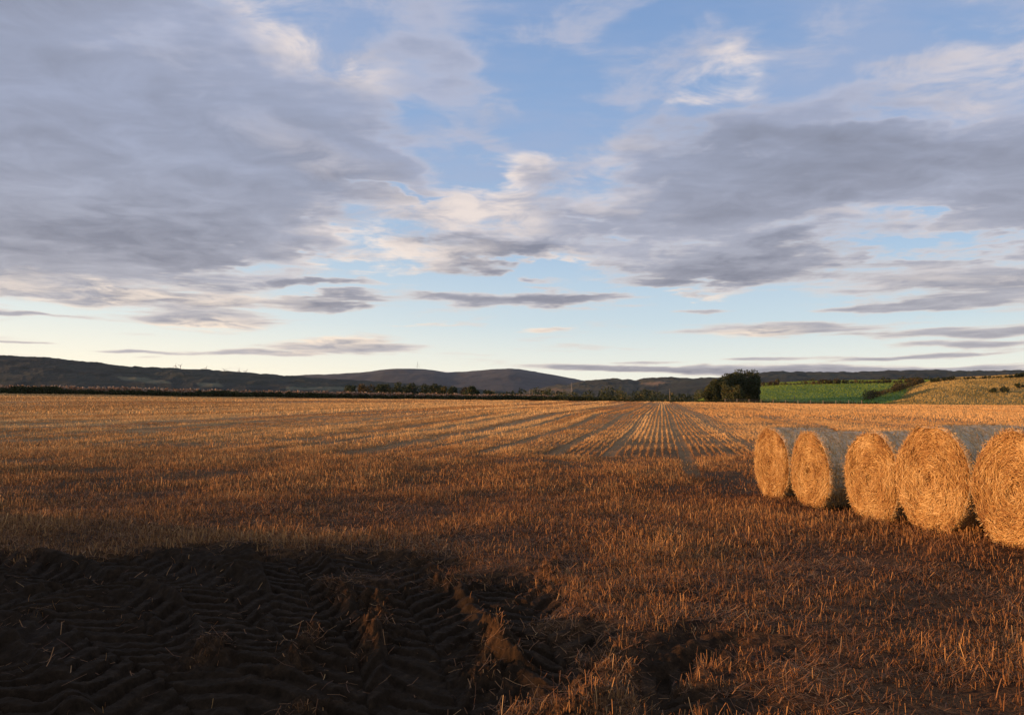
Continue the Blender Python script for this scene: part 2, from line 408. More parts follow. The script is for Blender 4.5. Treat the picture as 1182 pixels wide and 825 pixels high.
def litter(r0, r1, dens, wid):
    N = int(dens * math.pi * (r1 * r1 - r0 * r0) * 74 / 360); r = np.sqrt(rng.uniform(r0 * r0, r1 * r1, N)); a = np.radians(rng.uniform(-37, 37, N))
    x, y = r * np.sin(a), r * np.cos(a); z, m, t, b = ground(x, y); cl = fbm(x * 1.8, y * 1.8, 3, 61)
    k = (rng.random(N) > m * np.clip(1.0 - .25 * (cl + .35 * vn(x * 5, y * 5, 62)), .965, .997)) & (rng.random(N) < np.clip(.55 + 2.2 * cl, .08, 1)); x, y, z, cl = x[k], y[k], z[k], cl[k]; N = len(x); th = rng.uniform(0, 6.283, N)
    d = np.stack([np.cos(th), np.sin(th), rng.normal(0, .35, N)], -1); d /= np.linalg.norm(d, axis=1)[:, None]
    V, Q = strands(np.stack([x, y, z + rng.uniform(.005, .045, N)], -1), d, np.tile([0.05, 0, 1.], (N, 1)), rng.uniform(.04, .17, N), wid * rng.uniform(.6, 1.4, N), rng.normal(0, .014, N))
    bag.add(V, Q, np.repeat(np.clip(.20 + .5 * cl + rng.normal(0, .17, N), 0, 1), 6))
litter(3.6, 9, 900, .0042); litter(9, 17, 420, .006)
stub(3.0, 13, 120, .14, .012, 1, (-62, -37))
st = bag.build('stubble', STRAW); tag(st, 'cut orange brown stubble standing all over the field', 'stubble', kind='stuff')

# loose straw lying on the mud and the headland
N = 2400
r = np.sqrt(rng.uniform(14, 240, N)); a = np.radians(rng.uniform(-37, 37, N)); x, y = r * np.sin(a), r * np.cos(a)
z, m, t, b = ground(x, y); k = (m < .5) | (rng.random(N) < .16); x, y, z = x[k], y[k], z[k]; N = len(x)
th = rng.uniform(0, 2 * math.pi, N)
V, Q = strands(np.stack([x, y, z + .02], -1), np.stack([np.cos(th), np.sin(th), rng.normal(0, .25, N)], -1), np.tile([0, 0, 1.], (N, 1)),
               rng.uniform(.05, .20, N), rng.uniform(.0022, .004, N), rng.normal(0, .012, N))
b_ = Bag(); b_.add(V, Q, np.repeat(np.clip(rng.normal(.5, .25, N), 0, 1), 6))
tag(b_.build('loose_straw', STRAW), 'loose pale straws lying on the dark mud and stubble', 'straw', kind='stuff')

# ------------------------------------------------------------------ round bales
LEN = 1.23
def bale_outline(phi, R, seed):
    rr = R * (1 + .020 * np.cos(2 * phi + seed) + .014 * np.cos(3 * phi + 2 * seed)) + .055 * fbm(np.cos(phi) * 3 + seed, np.sin(phi) * 3, 3, int(seed * 10))
    zz = rr * np.sin(phi)
    return rr * np.cos(phi), np.where(zz < -.90 * R, -.90 * R - (-.90 * R - zz) * .35, zz)      # sagged foot
def make_bale(px, ytop, ybot, D, label, seed):
    d = F * D / (ybot - ytop)
    R = D / 2 * 1.022
    cx, cy, cz = at(px, (ytop + ybot) / 2, d)
    root = empty('round_bale', (cx, cy, gz(cx + .4, cy) - .02), R_(9.6 + rng.normal(0, 1.0)))
    tag(root, label, 'straw bale', 'straw bales lined up along the field')
    zc = R * .935
    # curved side
    npn, nx = 150, 46
    phi = np.linspace(0, 2 * math.pi, npn, endpoint=False); xs = np.linspace(0, LEN, nx)
    oy, oz = bale_outline(phi, R, seed)
    X, P = np.meshgrid(xs, np.arange(npn), indexing='ij')
    edge = 1 - .03 * np.exp(-X / .03) - .03 * np.exp(-(LEN - X) / .03)
    rad = edge * (1 + .022 * fbm(X * 5, phi[P] * 4.0, 4, int(seed * 7)) + .003 * np.sin(X * 24 + 2 * fbm(X, phi[P], 2, 3)))
    V = np.stack([X, oy[P] * rad, oz[P] * rad + zc], -1).reshape(-1, 3)
    side = Bag(); side.add(V, grid_faces(nx, npn, True), .4)
    sd = side.build('wrapped_side', BALE_SIDE, root, True)
    # wisps poking through the net
    N = 7000
    ph = rng.uniform(0, 2 * math.pi, N); xx = rng.uniform(.0, LEN, N); wy, wz = bale_outline(ph, R * 1.004, seed)
    nrm = np.stack([np.zeros(N), np.cos(ph), np.sin(ph)], -1)
    tang = np.stack([rng.normal(0, .45, N), -np.sin(ph), np.cos(ph)], -1) + nrm * rng.normal(0, .22, N)[:, None]
    tang /= np.linalg.norm(tang, axis=1)[:, None]
    V, Q = strands(np.stack([xx, wy, wz + zc], -1), tang, nrm, rng.uniform(.03, .14, N), rng.uniform(.0035, .008, N), rng.uniform(-.006, .012, N))
    wb = Bag(); wb.add(V, Q, np.repeat(np.clip(rng.normal(.80, .25, N), 0, 1), 6))
    wb.build('straw_wisps', BALE_STRAW, sd)
    # end faces: a dished disc under thousands of coiled straws
    def face(n):
        fb = Bag(); nr = 26
        q = np.linspace(0, 1, nr)
        QQ, P = np.meshgrid(q, np.arange(npn), indexing='ij')
        dish = lambda q, ph: .050 * np.exp(-(q / .10) ** 2) + .035 * np.clip((q - .86) / .14, 0, 1) ** 2 - .006 * np.cos(q * 34 + ph) * (1 - q * .5) + .05 * fbm(q * np.cos(ph) * 4, q * np.sin(ph) * 4, 3, int(seed * 5))
        V = np.stack([dish(QQ, phi[P]) + .01, oy[P] * QQ * .985, oz[P] * QQ * .985 + zc], -1).reshape(-1, 3)
        fb.add(V, grid_faces(nr, npn, True)[:, ::-1], .0)
        qq = np.sqrt(rng.uniform(.0, .95, n)); ph = rng.uniform(0, 2 * math.pi, n); wy, wz = bale_outline(ph, R, seed)
        tx = np.stack([rng.normal(0, .10, n), -np.sin(ph), np.cos(ph)], -1)
        rd = np.stack([np.zeros(n), np.cos(ph), np.sin(ph)], -1)
        wild = np.where(rng.random(n) < .42, 1.3, .45)
        dr = tx + rd * (rng.normal(0, 1, n) * wild + .12)[:, None] + np.stack([rng.normal(0, .22, n), np.zeros(n), np.zeros(n)], -1)
        dr /= np.linalg.norm(dr, axis=1)[:, None]
        c = np.stack([dish(qq, ph) - rng.uniform(-.006, .03, n), wy * qq, wz * qq + zc], -1)
        L = rng.uniform(.04, .17, n) * np.clip(.35 + qq, .4, 1) * (1 - .4 * sstep(.85, 1, qq))
        V, Q = strands(c, dr, np.tile([-1., 0, 0], (n, 1)), L, rng.uniform(.0026, .0058, n), -rng.uniform(.0, .014, n))
        ring = .05 * np.cos(qq * 40 + ph) + .9 * fbm(wy * qq * 4, wz * qq * 4, 4, int(seed * 3))
        fb.add(V, Q, np.repeat(np.clip((.50 - .22 * np.clip((qq - .8) / .2, 0, 1)) + ring + rng.normal(0, .27, n), 0, 1), 6))
        # stray fringe round the rim
        n2 = 520; ph = rng.uniform(0, 2 * math.pi, n2); wy, wz = bale_outline(ph, R, seed)
        rd = np.stack([rng.normal(-.3, .5, n2), np.cos(ph) + rng.normal(0, .6, n2), np.sin(ph) + rng.normal(0, .6, n2)], -1); rd /= np.linalg.norm(rd, axis=1)[:, None]
        V, Q = strands(np.stack([rng.uniform(-.02, .05, n2), wy, wz + zc], -1), rd, np.tile([-1., 0.05, .02], (n2, 1)), rng.uniform(.02, .085, n2), rng.uniform(.003, .006, n2), rng.normal(0, .01, n2))
        fb.add(V, Q, np.repeat(np.clip(rng.normal(.6, .25, n2), 0, 1), 6))
        return fb.build('end_face', BALE_STRAW, root)
    root.rotation_euler.x = rng.normal(0, .02); face(10500)
    o = face(1800); o.rotation_euler = (0, 0, math.pi); o.location = (LEN, 0, 0)
    return root
make_bale(1170, 497, 634, 1.28, 'golden straw bale nearest the viewer, its end face cut by the right picture edge', .7)
make_bale(1073.5, 491.5, 613, 1.33, 'shaggy straw bale with ragged rim, directly beside the bale cut by the picture edge', 1.9)
make_bale(1004, 494, 597.5, 1.30, 'round straw bale in the middle of the row of five bales', 2.8)
make_bale(934.5, 498, 584, 1.25, 'lowest standing straw bale, second from the far end of the row', 4.1)
make_bale(890, 490, 573, 1.36, 'straw bale at the far left end of the row, beside open stubble', 5.3)

# ------------------------------------------------------------------ hills
def hill_mat(name, dark, light, scale, extra=None, ev=None):
    def b(nt, bs, out):
        p = pos(nt)
        n = nt.noise(p, scale, 6, .6); n2 = nt.noise(p, scale * 9, 4, .65)
        c = nt.mix(nt.mr(n, .40, .62), dark, light)
        c = nt.mix(nt.mr(n2, .35, .7, 0, .6), c, nt.mix(1., c, (.55, .55, .55), 'MULTIPLY'))
        for col, a_ in (extra or []): c = nt.mix(attr(nt, a_), c, nt.mix(nt.mr(n2, .35, .65), col, tuple(v * .75 for v in col)))
        setc(nt, bs, c); setbump(nt, bs, n2, .5, 12. if ev is None else ev)
    return material(name, b, .95)
def ridge(name, prof, Y, front, back, zbase, mat, rough=.0, seed=1, patches=None, px_step=2.0, rows=40, zfoot=None, expo=1.0, relief=0.0):
    """a hill as a height field: crest drawn through the given photo directions at distance Y, real front and back slopes"""
    P = np.array(prof, float); px = np.arange(P[0, 0], P[-1, 0] + .1, px_step); py = np.interp(px, P[:, 0], P[:, 1])
    k = np.ones(5) / 5; py[2:-2] = np.convolve(py, k, 'valid') if len(py) > 6 else py[2:-2]
    top = np.array([at(a, b, Y) for a, b in zip(px, py)])
    t = np.concatenate([np.linspace(0, 1, rows), 1 + np.linspace(.1, 1, 8)])
    V = np.zeros((len(t), len(px), 3)); 
    for i, tt in enumerate(t):
        yy = front + (Y - front) * tt if tt <= 1 else Y + (back - Y) * (tt - 1)
        f = np.sin(min(tt, 1) * math.pi / 2) ** expo if tt <= 1 else math.cos((tt - 1) * math.pi / 2)
        V[i, :, 0] = top[:, 0] * yy / Y; V[i, :, 1] = yy
        zb = zbase if zfoot is None else np.array([zfoot(a, yy) for a in V[i, :, 0]])
        V[i, :, 2] = zb + (top[:, 2] - zb) * f
        V[i, :, 2] += rough * 2.2 * fbm(V[i, :, 0] / (Y * .012), V[i, :, 1] / (Y * .03), 4, seed) * min(1, max(f, 0) * 1.5)
        if relief: V[i, :, 2] += relief * fbm(V[i, :, 0] / (relief * 9), V[i, :, 1] / (relief * 9), 4, seed + 5) * math.sin(min(tt, 1) * math.pi)
    V = V.reshape(-1, 3); at_ = {}
    for nm, polys in (patches or {}).items():
        yv = V[:, 1]; zv = V[:, 2] - H
        b = (zv * cp - yv * sp) ; c = yv * cp + zv * sp
        qx = CX + F * V[:, 0] / c; qy = CY - F * b / c
        m = np.zeros(len(V))
        front_ = np.repeat(t <= 1.0, len(px))
        for pl in polys: m = np.maximum(m, sstep(-.5, .6, in_poly(np.array(pl, float), qx, qy) + 1.2 * fbm(qx / 9, qy / 4, 3, 9)) * front_)
        at_[nm] = m
    o = mesh(name, V, grid_faces(len(t), len(px)), mat, None, at_, True)
    return tag(o, kind='structure')
FOREST_L = hill_mat('forest_hill', (.010, .015, .008), (.019, .025, .012), .004, [((.10, .10, .055), 'pale')])
MOOR = hill_mat('moor_hill', (.040, .043, .045), (.058, .058, .056), .0012)
PALE = hill_mat('pasture_hill', (.05, .055, .03), (.09, .09, .05), .002)
BROWN = hill_mat('mixed_hill', (.030, .032, .016), (.075, .062, .030), .004, [((.17, .11, .06), 'brown'), ((.018, .022, .012), 'wood')])
FARR = hill_mat('far_wooded_hill', (.020, .024, .014), (.04, .042, .02), .006)
ridge('hill', [(-500, 400), (-200, 408), (0, 415.5), (45, 417), (100, 421.5), (150, 427), (200, 428.5), (250, 431.5), (300, 434.5), (350, 438), (400, 441), (480, 446), (560, 452), (620, 458)],
      2200, 900, 3000, -14, FOREST_L, 4.0, 3, {'pale': [[(133, 435), (165, 435.5), (195, 440), (200, 443), (170, 441.5), (145, 439)], [(226, 442), (250, 442), (262, 446), (232, 446)], [(330, 446), (420, 447), (420, 450), (330, 450)]]}, 1.5, 70, None, 1.0, 6)
ridge('hill', [(120, 437), (190, 427.5), (215, 426.3), (240, 427.5), (270, 430), (310, 433.5), (360, 437), (420, 444)], 6000, 4600, 7000, -10, PALE, 5, 4)
ridge('hill', [(230, 444), (300, 438), (355, 434.5), (415, 432), (443, 429), (455, 427.8), (475, 428), (490, 428.5), (503, 429.5), (515, 432.5), (530, 431.5), (560, 429.5), (575, 428), (590, 427.3), (605, 429), (630, 433), (655, 437.5), (680, 442), (720, 447), (770, 455)],
      5000, 2600, 6200, -14, MOOR, 3, 5, None, 1.5, 60, None, 1.0, 12)
ridge('hill', [(560, 460), (600, 455), (640, 447), (680, 441.5), (700, 440), (715, 439.8), (730, 441), (737, 442), (742, 440), (765, 438), (790, 438.5), (815, 440), (840, 442), (920, 450)],
      3000, 1400, 3800, -14, BROWN, 7, 6, {'brown': [[(735, 443), (760, 440.5), (795, 440.5), (800, 443), (760, 445)], [(610, 452), (640, 449), (660, 449), (640, 452)]], 'wood': [[(690, 441), (738, 441), (736, 444), (690, 444)], [(742, 446), (812, 445), (812, 450), (745, 450)], [(660, 450), (720, 449), (730, 455), (660, 456)]]}, 1.2, 60, None, 1.0, 8)
ridge('hill', [(760, 446), (800, 441), (850, 437), (880, 433.5), (920, 433.5), (990, 433.7), (1030, 432), (1060, 431.3), (1120, 432.5), (1182, 432), (1300, 430), (1700, 428)],
      2500, 900, 3300, -8, FARR, 5, 7, None, 2.0, 40, None, 1.0, 6)
# the two near hillsides on the right stand on the field's far edge
def green_nodes(nt, bs, out):
    p = pos(nt); n = nt.noise(p, .03, 4); n2 = nt.noise(p, .6, 5, .7)
    c = nt.mix(nt.mr(n, .35, .65), (.085, .155, .020), (.12, .19, .028)); c = nt.mix(nt.mr(n2, .3, .7, 0, .4), c, (.075, .13, .018))
    c = nt.mix(nt.math('MULTIPLY', attr(nt, 'rough'), .9), c, nt.mix(n2, (.16, .11, .045), (.05, .045, .02)))
    setc(nt, bs, c); setbump(nt, bs, n2, .8, .5)
GREEN = material('green_field', green_nodes, .9)
def gold_nodes(nt, bs, out):
    p = pos(nt); n = nt.noise(p, .05, 5); n2 = nt.noise(p, .5, 5, .7)
    c = nt.mix(nt.mr(n, .38, .62), (.36, .245, .08), (.26, .21, .065)); c = nt.mix(nt.mr(n2, .4, .7, 0, .45), c, (.17, .125, .045))
    setc(nt, bs, c); setbump(nt, bs, n2, .9, .8)
GOLD = material('rough_grass', gold_nodes, .9)
GREEN_PROF = [(770, 470), (800, 465), (830, 455), (855, 448), (880, 444), (905, 443), (940, 441.8), (976, 441), (1035, 440.5), (1080, 440.5), (1200, 440), (1400, 438)]
gh = ridge('green_field', GREEN_PROF, 560, 313, 760, 3.0, GREEN, 0, 8,
      {'rough': [[(855, 446), (880, 441), (1100, 437), (1100, 442.5), (1035, 443), (976, 443.2), (880, 445.5)]]}, 2.0, 50, None, .95, 1.0)
GOLD_PROF = [(985, 470), (1005, 465), (1030, 457), (1055, 447), (1078, 440), (1110, 437.3), (1150, 435.5), (1182, 434.3), (1250, 432), (1500, 428)]
gd = ridge('hillside', GOLD_PROF, 440, 292, 560, 2.0, GOLD, .3, 12, None, 2.0, 50, None, .95, 1.6)

# ------------------------------------------------------------------ vegetation
def leaf_cloud(cent, rad, n, size, squash=1.0, tint=.45, hollow=.35):
    """leaf-sized quads through the volume of the given lumps"""
    cent = np.asarray(cent); rad = np.asarray(rad); pr = rad ** 2 / (rad ** 2).sum(); i = rng.choice(len(cent), n, p=pr)
    v = rng.normal(0, 1, (n, 3)); v /= np.linalg.norm(v, axis=1)[:, None]
    v *= (hollow + (1 - hollow) * rng.random(n) ** .5)[:, None]; v[:, 2] *= squash
    p = cent[i] + v * rad[i][:, None]
    a = rng.normal(0, 1, (n, 3)); a /= np.linalg.norm(a, axis=1)[:, None]
    b = np.cross(a, rng.normal(0, 1, (n, 3))); b /= np.linalg.norm(b, axis=1)[:, None]
    s = (size * rng.uniform(.5, 1.3, n))[:, None]
    V = np.stack([p - a * s, p + b * s * .6, p + a * s, p - b * s * .6], 1).reshape(-1, 3)
    Q = np.arange(n * 4).reshape(-1, 4)
    lump = rng.normal(0, .14, len(cent))
    return V, Q, np.repeat(np.clip(tint + lump[i] + rng.normal(0, .16, n), 0, 1), 4)
def crown_lumps(w, h, z0, k, loose=.9):
    c, r = [], []
    for _ in range(k):
        t = rng.uniform(0, 2 * math.pi); q = rng.uniform(0, 1) ** .6; zz = rng.uniform(-1, 1)
        wr = math.sqrt(max(0, 1 - zz * zz * .85)) * w / 2 * loose
        c.append((q * wr * math.cos(t), q * wr * math.sin(t), z0 + h / 2 + zz * h * .40)); r.append(rng.uniform(.16, .30) * (w + h) * .42)
    return c, r
def tree(name, px, ytop, Y, wpx, label, group=None, leaf=LEAF, tint=.45, clear=.18, n=1500, cat='tree', base=None, k=16, size=.42):
    x, y, zt = at(px, ytop, Y)
    zb = gz(x, y) if base is None else base
    h = zt - zb; w = wpx * Y / F
    root = empty(name, (x, y, zb - .1)); tag(root, label, cat, group)
    tb = Bag(); tr = h * .030 + .05
    pts = [(0, 0, 0), (rng.normal(0, .1), rng.normal(0, .1), h * .25), (rng.normal(0, .25), rng.normal(0, .25), h * .55), (rng.normal(0, .3), 0, h * .85)]
    tb.add(*tube(pts, [tr * 1.3, tr, tr * .6, tr * .2]), .5)
    for _ in range(7):
        t0 = rng.uniform(.22, .6); a = rng.uniform(0, 2 * math.pi); s = np.array([0, 0, h * t0]); e = s + np.array([math.cos(a) * w * .33, math.sin(a) * w * .33, h * rng.uniform(.12, .3)])
        tb.add(*tube([s, (s + e) / 2 + [0, 0, h * .02], e], [tr * .5, tr * .3, tr * .1], 5), .4)
    tb.build('trunk', BARK, root, True)
    c, r = crown_lumps(w, h * (1 - clear), h * clear, k)
    c.append((0, 0, h * .55)); r.append(min(w, h) * .30)
    top = max(ci[2] + ri for ci, ri in zip(c, r)); sc = h / top
    c = [(a, b, zc * sc) for a, b, zc in c]
    cb = Bag(); cb.add(*leaf_cloud(c, r, n, size, 1.0, tint)); cb.build('crown', leaf, root)
    return root
# trees beyond the hedge, left of centre
ROW = [(407, 444.5, 12, 'small dark tree at the left end of the long tree row', 0, .45), (423, 442.8, 19, 'rounded brownish tree, second from the left end of the tree row', 1, .5),
       (437, 443.2, 16, 'dark tree beside the rounded brownish one in the tree row', 0, .4), (448, 442, 17, 'dense dark tree just left of the tallest tree in the row', 0, .35),
       (460, 440.3, 22, 'tallest dark tree in the middle of the long tree row', 0, .45), (475, 441.8, 18, 'broad dark tree just right of the tallest tree in the row', 0, .3),
       (488, 443.3, 15, 'dark tree at the right end of the dense part of the tree row', 0, .35), (503, 442.8, 15, 'dark tree left after the gap in the tree row', 0, .4),
       (513, 446, 9, 'light green narrow tree in front of darker trees after the gap', 0, .95), (522, 446, 11, 'round dark tree right of the light green narrow tree', 0, .3),
       (535, 447.3, 13, 'brownish tree of a pair in the right part of the tree row', 1, .55), (545, 446, 13, 'pointed dark green tree of a pair in the right part of the tree row', 0, .5),
       (561, 450.3, 17, 'low spreading dark tree at the right end of the tree row', 0, .4)]
for i, (px, yt, w, lab, brn, tn) in enumerate(ROW):
    tree('broadleaf_tree', px, yt - .8, 430 + 22 * math.sin(i * 2.1), w * 1.3, lab, 'trees in the row beyond the hedge', LEAF_BROWN if brn else LEAF, tn - .12, .05, 3600, k=16, size=.48)
for px, yt, w, lab in [(338, 450.6, 16, 'low dark bushy tree alone behind the hedge, left of the tree row'), (366, 451.5, 13, 'small faint dark tree between the lone bushy tree and the tree row'), (388, 451.5, 14, 'squat tree just left of the long tree row')]:
    tree('broadleaf_tree', px, yt, 400, w, lab, 'low trees behind the hedge', LEAF, .45, .05, 600, k=9)
# wood at the field's right corner
CL = [(821, 444, 20, 318, 'lowest outer tree on the left side of the dark clump', .5), (830, 436.5, 24, 322, 'sloping tree on the left half of the dark clump', .5), (841, 430, 26, 326, 'broad tree just left of the middle of the dark clump', .4),
      (853, 425, 27, 330, 'tallest tree in the middle of the dark clump beside the green field', .4), (865, 425.6, 21, 336, 'upright tree on the right half of the dark clump', .3), (871, 436, 12, 328, 'narrow tree on the right edge of the dark clump', .3), (845, 443, 26, 310, 'front tree of the dark clump, with brownish lit leaves', .7)]
for px, yt, w, Y, lab, tn in CL:
    tree('broadleaf_tree', px, yt, Y, w, lab, 'trees in the clump by the green field', LEAF, tn, .04, 4800, k=30, base=gz(*at(px, 462, Y)[:2]) , size=.36)
# far woodland in the valley: one mass
b_ = Bag()
for i in range(120):
    px = rng.uniform(566, 822); Y = rng.uniform(620, 900); yt = 451 + 3.5 * math.sin(px / 17.) * .6 + rng.uniform(-2.5, 3.5) - 1.5 * (690 < px < 715)
    x, y, zt = at(px, yt, Y); zb = -6.; h = max(zt - zb, 5); w = rng.uniform(9, 20)
    c, r = crown_lumps(w, h, 0, 7); c = np.array(c) + [x, y, zb]
    b_.add(*leaf_cloud(c, r, 260, 1.0, 1, rng.uniform(.15, .8)))
tag(b_.build('woodland', LEAF), 'dark far woodland filling the valley beyond the field', 'wood', kind='stuff')
b_ = Bag()
for i in range(70):                                               # trees along the far right skyline
    px = 880 + 300 * rng.random() ** .8; Y = 900; yt = np.interp(px, [880, 1000, 1035, 1100, 1182], [439.5, 438.5, 436.5, 436, 436]) + rng.uniform(-1.2, 1.6)
    x, y, zt = at(px, yt, Y); w = rng.uniform(6, 18); h = rng.uniform(6, 11)
    c, r = crown_lumps(w, h, 0, 5); c = np.array(c) + [x, y, zt - h]; b_.add(*leaf_cloud(c, r, 150, 1.0, 1, rng.uniform(.1, .6)))
tag(b_.build('woodland', LEAF), 'line of dark woods on the skyline above the golden slope', 'wood', kind='stuff')

def hedge(name, path, hgt, wid, n, size, leaf, label, tint=.4, cat='hedge', var=.35):
    """path of (x,y,zbase); leaves packed along it"""
    P = np.array(path, float); seg = np.hypot(*np.diff(P[:, :2], axis=0).T); S = np.concatenate([[0], np.cumsum(seg)])
    m = int(S[-1] / (wid * .7)) + 2; s = np.linspace(0, S[-1], m)
    c = np.stack([np.interp(s, S, P[:, i]) for i in range(3)], -1); hh = hgt * (1 + var * 2 * fbm(s / 9., s * 0, 3, 17) + rng.normal(0, .10, m))
    c[:, 0] += rng.normal(0, wid * .15, m); c[:, 1] += rng.normal(0, wid * .15, m); c[:, 2] += hh * .45
    V, Q, A = leaf_cloud(c, np.maximum(hh * .55, .2), n, size, 1.0, tint, .2)
    b = Bag(); b.add(V, Q, A); return tag(b.build(name, leaf), label, cat)
def edge_path(a0, a1, off=0, step=1.0, dz=0):
    out = []
    for a in np.arange(a0, a1 + .01, step):
        R = float(edge_r(a)) + off; x, y = R * math.sin(R_(a)), R * math.cos(R_(a)); out.append((x, y, gz(x, y) + dz))
    return out
hedge('hedge', edge_path(-40, 7, 1.0), 1.9, 1.7, 32000, .30, LEAF, 'long dark hedge along the left far edge of the field', .3)
hedge('hedge', edge_path(6, 24, 1.0), .9, 1.0, 7000, .2, LEAF, 'low dark hedge strip along the right far edge of the field', .25)
# dry weeds standing behind the left hedge
N = 26000
a = rng.uniform(-40, 3, N); off = rng.uniform(1.5, 14, N); R = edge_r(a) + off; x, y = R * np.sin(np.radians(a)), R * np.cos(np.radians(a)); z = ground(x, y)[0]
hv = (1.8 + .6 * fbm(a * 2.2, off / 5, 3, 19) * 2) * rng.uniform(.6, 1.15, N) + off * .03
V, Q = blades(np.stack([x, y, z], -1), np.maximum(hv, .3), rng.uniform(.15, .5, N), rng.uniform(0, math.pi, N), np.abs(rng.normal(0, .12, N)), rng.uniform(0, 6.28, N), 1)
b_ = Bag(); b_.add(V, Q, np.repeat(np.clip(rng.normal(.45, .25, N), 0, 1), 4))
N = 1600                                                          # pale seed heads
a = rng.uniform(-40, 3, N); off = rng.uniform(1, 5, N); R = edge_r(a) + off; x, y = R * np.sin(np.radians(a)), R * np.cos(np.radians(a)); z = ground(x, y)[0] + 1.9 + rng.uniform(-.4, .6, N) + .6 * fbm(a * 2.2, off / 5, 3, 19)
V, Q, A = leaf_cloud(np.stack([x, y, z], -1), np.full(N, .25), N * 5, .28, .6, .85, .1); b_.add(V, Q, A)
tag(b_.build('dry_weeds', WEED), 'tall reddish dry weeds with pale seed heads behind the long hedge', 'weeds', kind='stuff')

# surfaces of the hillsides, for standing things on them
def on_hill(o, px, py):
    from mathutils import Vector
    dv = Vector(ray(px, py)).normalized()
    ok, loc, nrm, _ = o.ray_cast(Vector((0, 0, H)), dv)
    return tuple(loc) if ok else None
bpy.context.view_layer.update()
def hill_line(o, pts, n=24):
    pts = np.array(pts, float); out = []
    for t in np.linspace(0, len(pts) - 1, n):
        px, py = np.interp(t, range(len(pts)), pts[:, 0]), np.interp(t, range(len(pts)), pts[:, 1]); h = on_hill(o, px, py)
        if h: out.append(h)
    return out
hp = hill_line(gh, [(1000, 461), (1012, 458), (1030, 453), (1048, 447), (1064, 442.5)])
if len(hp) > 2: hedge('hedge', hp, 3.0, 2.6, 5000, .32, LEAF_BROWN, 'dark scrubby hedge climbing between the green field and the golden slope', .25, var=.5)
hp = hill_line(gh, [(878, 445.2), (930, 443.6), (980, 442.6), (1036, 442.0), (1060, 441.6)], 40)
if len(hp) > 2: hedge('hedge', hp, 2.0, 2.6, 3800, .35, LEAF_BROWN, 'thin scrubby hedgerow along the top of the green field', .45, var=.6)
hp = hill_line(gd, [(1075, 442), (1100, 438.6), (1140, 437), (1182, 436)], 30)
if len(hp) > 2: hedge('hedge', hp, 1.6, 2.2, 3200, .3, LEAF, 'dark scrub line along the top of the golden slope', .3, var=.7)
def shrub(px, py, wpx, hpx, label, o=gd, leaf=LEAF, tint=.3, name='shrub'):
    h = on_hill(o, px, py)
    if not h: return
    w, hh = wpx * h[1] / F, hpx * h[1] / F
    root = empty(name, h); tag(root, label, 'bush', 'bushes on the slopes')
    tb = Bag()
    for k in range(5):
        a = k * 1.26; tb.add(*tube([(0, 0, -.1), (math.cos(a) * w * .15, math.sin(a) * w * .15, hh * .35), (math.cos(a) * w * .3, math.sin(a) * w * .3, hh * .7)], [.07, .05, .02], 5), .4)
    tb.build('stem', BARK, root, True)
    c, r = crown_lumps(w, hh, 0, 9); b = Bag(); b.add(*leaf_cloud(c, np.array(r) * .8, 900, .24, 1, tint)); b.build('foliage', leaf, root)
shrub(1158, 453, 20, 7.5, 'largest dark bush on the golden slope')
shrub(1144, 453.5, 10, 5, 'small dark bush left of the largest bush on the golden slope')
shrub(1176, 448, 12, 5, 'dark bush higher up at the right end of the golden slope')
shrub(1065, 442, 9, 5, 'reddish brown bush where the scrubby hedge meets the skyline', gh, LEAF_BROWN, .95)
shrub(1026, 441.8, 8, 3.5, 'small dark bush on the top edge of the green field', gh, LEAF, .35)
# golden grass tufts so that the slope is not a bare sheet, and grass on the green field
def tufts(o, poly, n, hgt, wid, name, mat, label, cat, tint=.6):
    P = np.array(poly, float); me = o.data; V = np.zeros(len(me.vertices) * 3, np.float32); me.vertices.foreach_get('co', V); V = V.reshape(-1, 3)
    Qs = np.zeros(len(me.loops), np.int32); me.loops.foreach_get('vertex_index', Qs); Qs = Qs.reshape(-1, 4)
    ar = np.linalg.norm(np.cross(V[Qs[:, 1]] - V[Qs[:, 0]], V[Qs[:, 3]] - V[Qs[:, 0]]), axis=1)
    cen = V[Qs].mean(1); ar = ar * (cen[:, 1] < poly[1]) * (np.abs(cen[:, 0] / cen[:, 1]) < .72)
    i = rng.choice(len(Qs), n, p=ar / ar.sum()); s, t = rng.random((2, n, 1))
    p = (V[Qs[i, 0]] * (1 - s) + V[Qs[i, 1]] * s) * (1 - t) + (V[Qs[i, 3]] * (1 - s) + V[Qs[i, 2]] * s) * t
    tn = np.clip(tint + 1.2 * fbm(p[:, 0] / 9, p[:, 1] / 14, 3, 5) + rng.normal(0, .15, n), 0, 1)
    Vb, Qb = blades(p, hgt * rng.uniform(.5, 1.3, n), wid * rng.uniform(.6, 1.4, n), rng.uniform(0, math.pi, n), np.abs(rng.normal(0, .3, n)), rng.uniform(0, 6.28, n), 1)
    b = Bag(); b.add(Vb, Qb, np.repeat(tn, 4)); tag(b.build(name, mat), label, cat, kind='stuff')
GOLDB = tint_mat('golden_grass', [(0, (.18, .14, .045)), (.5, (.34, .245, .08)), (1, (.46, .33, .12))], .8, .2)
tufts(gd, (0, 450), 60000, .50, .26, 'rough_grass', GOLDB, 'rough golden grass covering the right hand slope', 'grass', .55)
tufts(gh, (0, 560), 80000, .32, .28, 'grass', GRASSB, 'short bright green grass on the sloping pasture', 'grass', .5)

